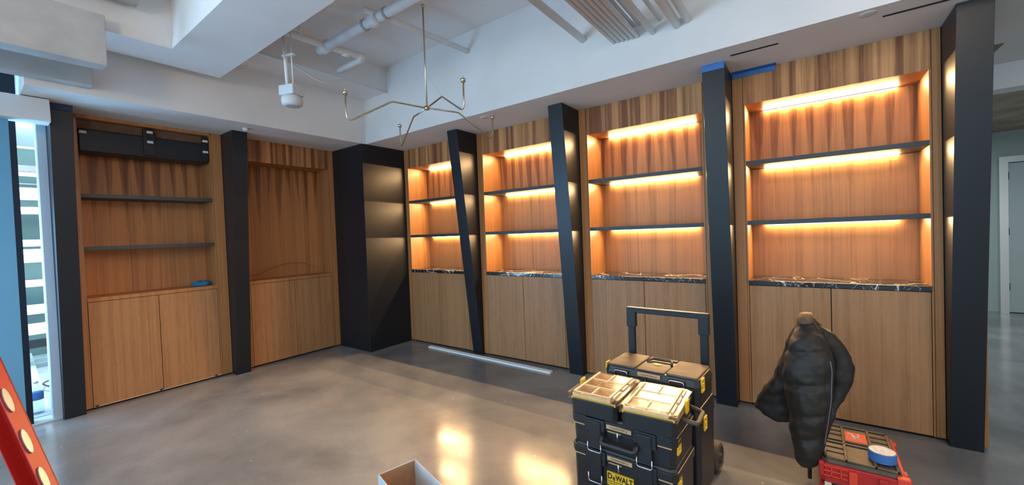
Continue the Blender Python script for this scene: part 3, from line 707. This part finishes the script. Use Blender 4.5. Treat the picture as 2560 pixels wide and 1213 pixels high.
# carry handle of the medium box
MB().tube(bent([(.19, -.004, .085), (.19, -.035, .05), (.37, -.035, .05), (.37, -.004, .085)], .02, 4), .014, 10).build('carry_handle', 'plastic', t, smooth=True)
latch(t, .262, .05, .150, 1, .03)
def organiser(loc, rz, lab, side):
    W_, D_, Hh = .268, .365, .118
    t = empty('organiser', loc, rz, lab, 'organiser', 'clear-lidded organisers on the front stack')
    rbox(MB(), .008, W_-.008, .008, D_-.008, 0, .082, .02, -.004).build('tub', 'plastic', t, bevel=.003)
    # bins under the lid
    bn = MB(); th = .003
    xs = (.022, W_/2, W_-.046); ys = (.018, .125, .228, .345)
    bn.box(.018, W_-.042, .014, .349, .083, .0845)
    for x in (.018, W_-.042-th): bn.box(x, x+th, .014, .349, .0845, .106)
    for y in (.014, .121, .232, .346): bn.box(.021, W_-.045, y, y+th, .0845, .106)
    bn.box(W_/2-.012, W_/2-.009, .017, .121, .0845, .106); bn.box(W_/2-.012, W_/2-.009, .235, .346, .0845, .106)
    bn.box(.092, .095, .124, .232, .0845, .106)
    bn.build('bins', 'gold', t)
    MB().box(.012, W_-.012, .009, .013, .076, .088).build('yellow_rim', 'yellow', t)
    for x0, x1, y0, y1 in ((.03, .07, .04, .07), (.15, .20, .05, .085), (.05, .075, .27, .30), (.17, .20, .30, .33)):
        MB().lathe([(0, 0), (.012, 0), (.010, .008), (0, .009)], ((x0+x1)/2, (y0+y1)/2, .0846), 10).build('small_parts', 'alu', t)
    # clear lid with cream ribs
    lm = rbox(MB(), .002, W_-.002, .002, D_-.002, .1075, .1102, .026, 0)
    for q in ((0, W_, 0, .003), (0, W_, D_-.003, D_), (0, .003, .003, D_-.003), (W_-.003, W_, .003, D_-.003)): lm.box(*q, .078, .1075)
    lm.build('clear_lid', 'clear', t)
    rb = MB(); z0, z1 = .111, .1175
    rb.box(.022, .034, .02, .345, z0, z1); rb.box(W_-.052, W_-.040, .02, .345, z0, z1)
    rb.box(.034, W_-.052, .018, .026, z0, z1-.002); rb.box(.034, W_-.052, .122, .130, z0, z1-.002); rb.box(.034, W_-.052, .230, .238, z0, z1-.002)
    rb.box(W_/2-.016, W_/2-.006, .026, .122, z0, z1-.002); rb.box(W_/2-.016, W_/2-.006, .238, .345, z0, z1-.002)
    rb.box(W_-.034, W_-.022, .03, .12, z0-.004, z1); rb.box(W_-.034, W_-.022, .15, .22, z0-.004, z1); rb.box(W_-.034, W_-.022, .25, .33, z0-.004, z1)
    rb.build('lid_ribs', 'cream', t, bevel=.002)
    MB().box(.10, .15, .155, .205, .0846, .0875).build('yellow_label', 'yellow', t)
    # lid latch and carry handle on the outer side
    x = W_ if side > 0 else 0
    mb = MB()
    q = [(0, .225), (.012, .20), (.012, .29), (0, .27)]
    mb.box(min(x, x+side*.012), max(x, x+side*.012), .16, .21, .062, .125); mb.build('side_latch', 'yellow', t, bevel=.004)
    mb = MB(); xa = x; y0, y1 = .10, .27
    mb.tube(bent([(xa, y0, .060), (xa+side*.065, y0+.012, .048), (xa+side*.065, y1-.012, .048), (xa, y1, .060)], .015, 4), .011, 8)
    mb.build('carry_handle', 'dusty', t, smooth=True)
    return t
organiser((-1.050, 1.888, .542), math.radians(0), 'clear-lidded organiser with yellow bins, left one on the front tool stack', -1)
organiser((-.762, 1.862, .542), math.radians(2), 'clear-lidded organiser with yellow bins, right one on the front tool stack', 1)
# rear stack: rolling box with pull handle and wheels, long box on top
rx, ry, rr = -1.035, 2.312, math.radians(-3)
t = empty('rolling_tool_box', (rx, ry, 0), rr, 'black rolling tool box with pull handle and wheels, under the dusty box', 'tool box', 'stacked black tool boxes')
rbox(MB(), .010, .545, .008, .30, .03, .44, .02, -.006).build('body', 'plastic', t, bevel=.004)
rbox(MB(), .0, .555, 0, .31, .445, .53, .024, .006).build('lid', 'plastic', t, bevel=.004)
latch(t, .552, .05, .40); latch(t, .003, .05, .40, -1)
hx0, hx1, hy = .052, .500, .325
hd = MB(); hz = .985
for x in (hx0, hx1):
    hd.box(x-.022, x+.022, hy-.014, hy+.014, .06, hz-.035)
hd.box(hx0-.03, hx1+.03, hy-.017, hy+.017, hz-.035, hz)
for x in (hx0, hx1): hd.box(x-.030, x+.030, hy-.019, hy+.019, hz-.13, hz-.02)
hd.build('pull_handle', 'black', t, bevel=.004)
MB().box(.055, .495, .305, hy+.10, .03, .16).build('wheel_housing', 'plastic', t, bevel=.01)
for x, s in ((.532, 1), (.02, -1)):
    wv = MB().lathe([(0, -.024), (.07, -.024), (.088, -.018), (.090, 0), (.088, .018), (.07, .024), (.066, .014), (.03, .012), (.028, .028), (0, .028)], (x, hy+.085, .0905), 32, 'x').build('wheel', 'rubber', t, smooth=False)
    MB().lathe([(0, -.03), (.026, -.03), (.026, .031), (0, .031)], (x, hy+.085, .0905), 16, 'x').build('wheel_hub', 'plastic', wv)
MB().tube([(.02, hy+.085, .0905), (.532, hy+.085, .0905)], .009, 8).build('axle', 'steel', t)
MB().box(.02, .08, .0, .05, 0, .035).build('foot', 'rubber', t); MB().box(.475, .535, .0, .05, 0, .035).build('foot', 'rubber', t)
t = empty('tool_box', (rx, ry, .531), rr, 'long dusty black tool box with a folding top handle, topmost of the rear stack', 'tool box', 'stacked black tool boxes')
rbox(MB(), .010, .545, .008, .292, 0, .105, .02, -.004).build('body', 'plastic', t, bevel=.004)
ld = rbox(MB(), 0, .555, 0, .300, .107, .148, .028, .012).build('lid', 'plastic', t, bevel=.004)
tp = MB()
rbox(tp, .018, .19, .02, .283, .148, .158, .012, .003); rbox(tp, .366, .537, .02, .283, .148, .158, .012, .003)
rbox(tp, .195, .361, .02, .16, .148, .154, .008, .002); rbox(tp, .195, .361, .252, .283, .148, .156, .004, .002)
tp.build('top_plates', 'dusty', t, bevel=.002)
hh = MB(); hh.tube(bent([(.205, .18, .157), (.225, .235, .162), (.335, .235, .162), (.352, .18, .157)], .015, 4), .0085, 8); hh.build('top_handle', 'dusty', t, smooth=True)
MB().box(.262, .300, .135, .160, .1545, .158).build('yellow_catch', 'yellow', t)
bb = MB().box(.215, .345, -.003, .004, .122, .142).build('badge', 'badge', t)
text_obj('badge_text', 'TOUGHSYSTEM 2.0', .011, 'gap', bb, (.28, -.0035, .132), (PI/2, 0, 0), .0003)
for x in (.115, .435):
    s = MB().box(x-.045, x+.045, -.006, .01, .075, .135).build('front_latch', 'plastic', t, bevel=.003)
    bail(s, x, -.010, .085, .078, .048, True)
MB().tube([(.262, -.006, .10), (.262, -.008, .125)], .006, 8).build('key_post', 'steel', t)
latch(t, .548, .035, .080); latch(t, .006, .035, .080, -1)

# ================================================================ red tool boxes, tape roll and jacket
t = empty('tool_box', (.020, 2.70, 0), 0, 'red tool box with a dark top, under the red organiser', 'tool box', 'red tool boxes beside the jacket')
red_low = t; rbox(MB(), .0, .345, .0, .50, .0, .10, .02, -.003).build('body', 'red', t, bevel=.004)
rbox(MB(), .010, .335, .01, .49, .10, .122, .02, .004).build('lid', 'dusty', t, bevel=.003)
MB().box(.02, .05, -.012, .006, .06, .118).build('front_latch', 'cream', t, bevel=.003)
t = empty('organiser', (.022, 2.682, .1225), 0, 'red organiser with a dusty cellular lid carrying the tape roll', 'organiser')
W_, D_ = .343, .505
rbox(MB(), .0, W_, .0, D_, .0, .098, .022, -.002).build('body', 'red', t, bevel=.004)
lid = MB(); rbox(lid, .006, W_-.012, .008, D_-.01, .098, .118, .024, .006); lo = lid.build('lid', 'dusty', t, bevel=.004)
# raised grid of the lid
g = MB(); z0, z1 = .118, .127
X0, X1, Y0, Y1 = .018, W_-.024, .02, D_-.022
for x in (X0, X0+.088, X0+.205, X1-.012): g.box(x, x+.012, Y0, Y1, z0, z1)
for y in (Y0, Y0+.205, Y0+.245, Y1-.014): g.box(X0, X1, y, y+.014, z0, z1)
for y in (Y0+.085, Y0+.145, Y0+.325, Y0+.385): g.box(X0, X0+.088, y, y+.008, z0, z1-.002); g.box(X0+.215, X1, y, y+.008, z0, z1-.002)
g.build('lid_grid', 'dusty', t, bevel=.002)
em = MB().box(X0+.106, X0+.200, Y0+.275, Y0+.40, z0, z0+.003).build('emblem_plate', 'redb', t)
mb = MB(); zz = z0+.0032; ex, ey = X0+.153, Y0+.337
mb.tube([(ex-.036, ey+.03, zz), (ex-.018, ey+.034, zz), (ex-.012, ey, zz), (ex-.004, ey-.035, zz)], [.005, .005, .006, .004], 6)
mb.tube([(ex+.012, ey+.042, zz), (ex+.014, ey+.01, zz), (ex+.002, ey-.005, zz), (ex-.012, ey+.02, zz)], [.004, .005, .005, .003], 6)
mb.tube([(ex-.012, ey+.03, zz), (ex+.022, ey-.036, zz)], .003, 6)
mb.build('emblem', 'jamb', em)
# red frame: corner blocks, ribs on the left front, side handles
MB().box(W_-.040, W_+.012, -.010, .030, .03, .112).build('corner_block', 'redb', t, bevel=.006)
MB().box(-.006, .018, -.008, .02, .03, .105).build('corner_block', 'red', t, bevel=.006)
rb = MB()
for z in (.035, .060, .086): rb.box(.015, .115, -.010, -.003, z, z+.006)
for x in (.045, .085): rb.box(x, x+.006, -.010, -.003, .035, .09)
rb.build('front_ribs', 'redb', t, bevel=.001)
for x in (.118, .235): MB().box(x, x+.035, -.016, .004, .020, .085).build('front_latch', 'redb' if x < .2 else 'red', t, bevel=.004)
rs = MB()
for y in (.06, .40): rs.box(W_-.006, W_+.010, y, y+.05, .05, .10)
rs.build('side_cleat', 'red', t, bevel=.003)
# tape roll
t = empty('tape_roll', (.022+.262, 2.682+.125, .1225+.1275), 0, 'roll of blue painters tape lying on the red organiser', 'tape roll')
MB().lathe([(.038, 0), (.056, 0), (.057, .001), (.057, .047), (.056, .048), (.038, .048), (.038, 0)], (0, 0, 0), 40).build('tape', 'tape', t)
MB().lathe([(.0, .038), (.0375, .038), (.0375, .0485), (.052, .0485), (.052, .0495), (.036, .0495), (.0, .0400)], (0, 0, 0), 40).build('core_wrapper', 'lens', t)
tag(MB().lathe([(0, 0), (.022, 0), (.020, .012), (.008, .02), (0, .02)], (.47, 3.02, 0), 12).build('bottle_cap', 'rubber', smooth=True), 'small dark cap on the floor right of the red organiser', 'cap')
MB().tube(bent([(-.045, .13, .04), (-.045, .13, .88), (-.045, .19, .88), (-.045, .19, .04)], .02, 4), .010, 10).build('pull_handle', 'plastic', red_low, smooth=True)
# jacket
def up(px, py, y):
    """helper for tracing: point on the plane y"""
    v = CR*(px-1280)-CU*(py-606.5)+CF*FPX; s = y/v.y
    return Vector((v.x*s, y, 1.5+v.z*s))
def loft(mb, rows, seg=20):
    rings = []
    for (l_, r_, py, y, th) in rows:
        a = up(l_, py, y); b = up(r_, py, y); c = (a+b)/2; h = (b-a)/2; rings.append([mb.bm.verts.new(c+h*math.cos(q)+Vector((0, th*math.sin(q), 0))) for q in [2*PI*j/seg for j in range(seg)]])
    for A, B in zip(rings, rings[1:]):
        for j in range(seg): mb.bm.faces.new([A[j], A[(j+1)%seg], B[(j+1)%seg], B[j]])
    mb.bm.faces.new(rings[0][::-1]); mb.bm.faces.new(rings[-1])
mb = MB(); Yj = 2.80
loft(mb, [(1998, 2032, 792, 2.86, .03), (1984, 2044, 815, 2.84, .045), (1971, 2063, 845, 2.81, .068), (1967, 2073, 866, 2.79, .073), (1966, 2076, 874, 2.79, .068), (1960, 2082, 893, 2.78, .080), (1957, 2087, 925, 2.76, .085), (1960, 2087, 947, 2.76, .080),
          (1962, 2087, 955, 2.76, .072), (1961, 2089, 970, 2.75, .082), (1964, 2087, 1000, 2.745, .081), (1970, 2083, 1022, 2.74, .075), (1972, 2081, 1030, 2.74, .068), (1973, 2079, 1047, 2.735, .076), (1976, 2074, 1075, 2.73, .072), (1979, 2069, 1090, 2.73, .065), (1980, 2068, 1106, 2.725, .068),
          (1984, 2062, 1130, 2.72, .062), (1988, 2054, 1150, 2.72, .050), (2004, 2042, 1166, 2.72, .03)])
loft(mb, [(1996, 2030, 795, 2.90, .03), (1978, 2040, 820, 2.92, .05), (1962, 2040, 855, 2.94, .06), (1948, 2020, 900, 2.96, .065), (1931, 2010, 938, 2.96, .065), (1904, 2000, 978, 2.96, .06), (1884, 1990, 1014, 2.95, .05), (1904, 1985, 1036, 2.94, .045), (1940, 1985, 1054, 2.93, .03)])
loft(mb, [(2010, 2034, 790, 2.88, .03), (2020, 2056, 815, 2.89, .05), (2040, 2096, 848, 2.90, .055), (2055, 2127, 884, 2.91, .06), (2062, 2137, 916, 2.91, .062), (2064, 2129, 954, 2.90, .058), (2060, 2110, 1002, 2.87, .052), (2050, 2083, 1050, 2.83, .045), (2042, 2067, 1092, 2.79, .04), (2040, 2056, 1130, 2.76, .03)])
jk = mb.build('jacket', 'fabric', smooth=True)
md = jk.modifiers.new('remesh', 'REMESH'); md.mode = 'VOXEL'; md.voxel_size = .007; md.use_smooth_shade = True
for nm, sc_, st in (('folds', .17, .030), ('creases', .045, .014)):
    tx = bpy.data.textures.new(nm, 'CLOUDS'); tx.noise_scale = sc_; tx.noise_depth = 1
    dm = jk.modifiers.new(nm, 'DISPLACE'); dm.texture = tx; dm.strength = st; dm.mid_level = .5; dm.texture_coords = 'GLOBAL'
# quilting seams: shallow furrows across the sleeves
tx = bpy.data.textures.new('quilt', 'WOOD'); tx.wood_type = 'BANDNOISE'; tx.noise_scale = .25; tx.turbulence = 2.0
sm = jk.modifiers.new('smooth', 'SMOOTH'); sm.factor = .5; sm.iterations = 5
tag(jk, 'black puffer jacket hung upright beside the red organiser', 'jacket')
pts = [up(px_, py_, 2.672) for px_, py_ in ((2076, 905), (2080, 930), (2079, 960), (2078, 1000), (2073, 1040), (2068, 1070), (2062, 1110))]
MB().tube(smooth_path(pts), .003, 6).build('zip', 'zip', jk, smooth=True)
mb = MB(); loft(mb, [(2000, 2030, 783, 2.86, .035), (1994, 2034, 792, 2.85, .05), (1990, 2036, 806, 2.835, .058)]); mb.build('collar', 'lining', jk, smooth=True)
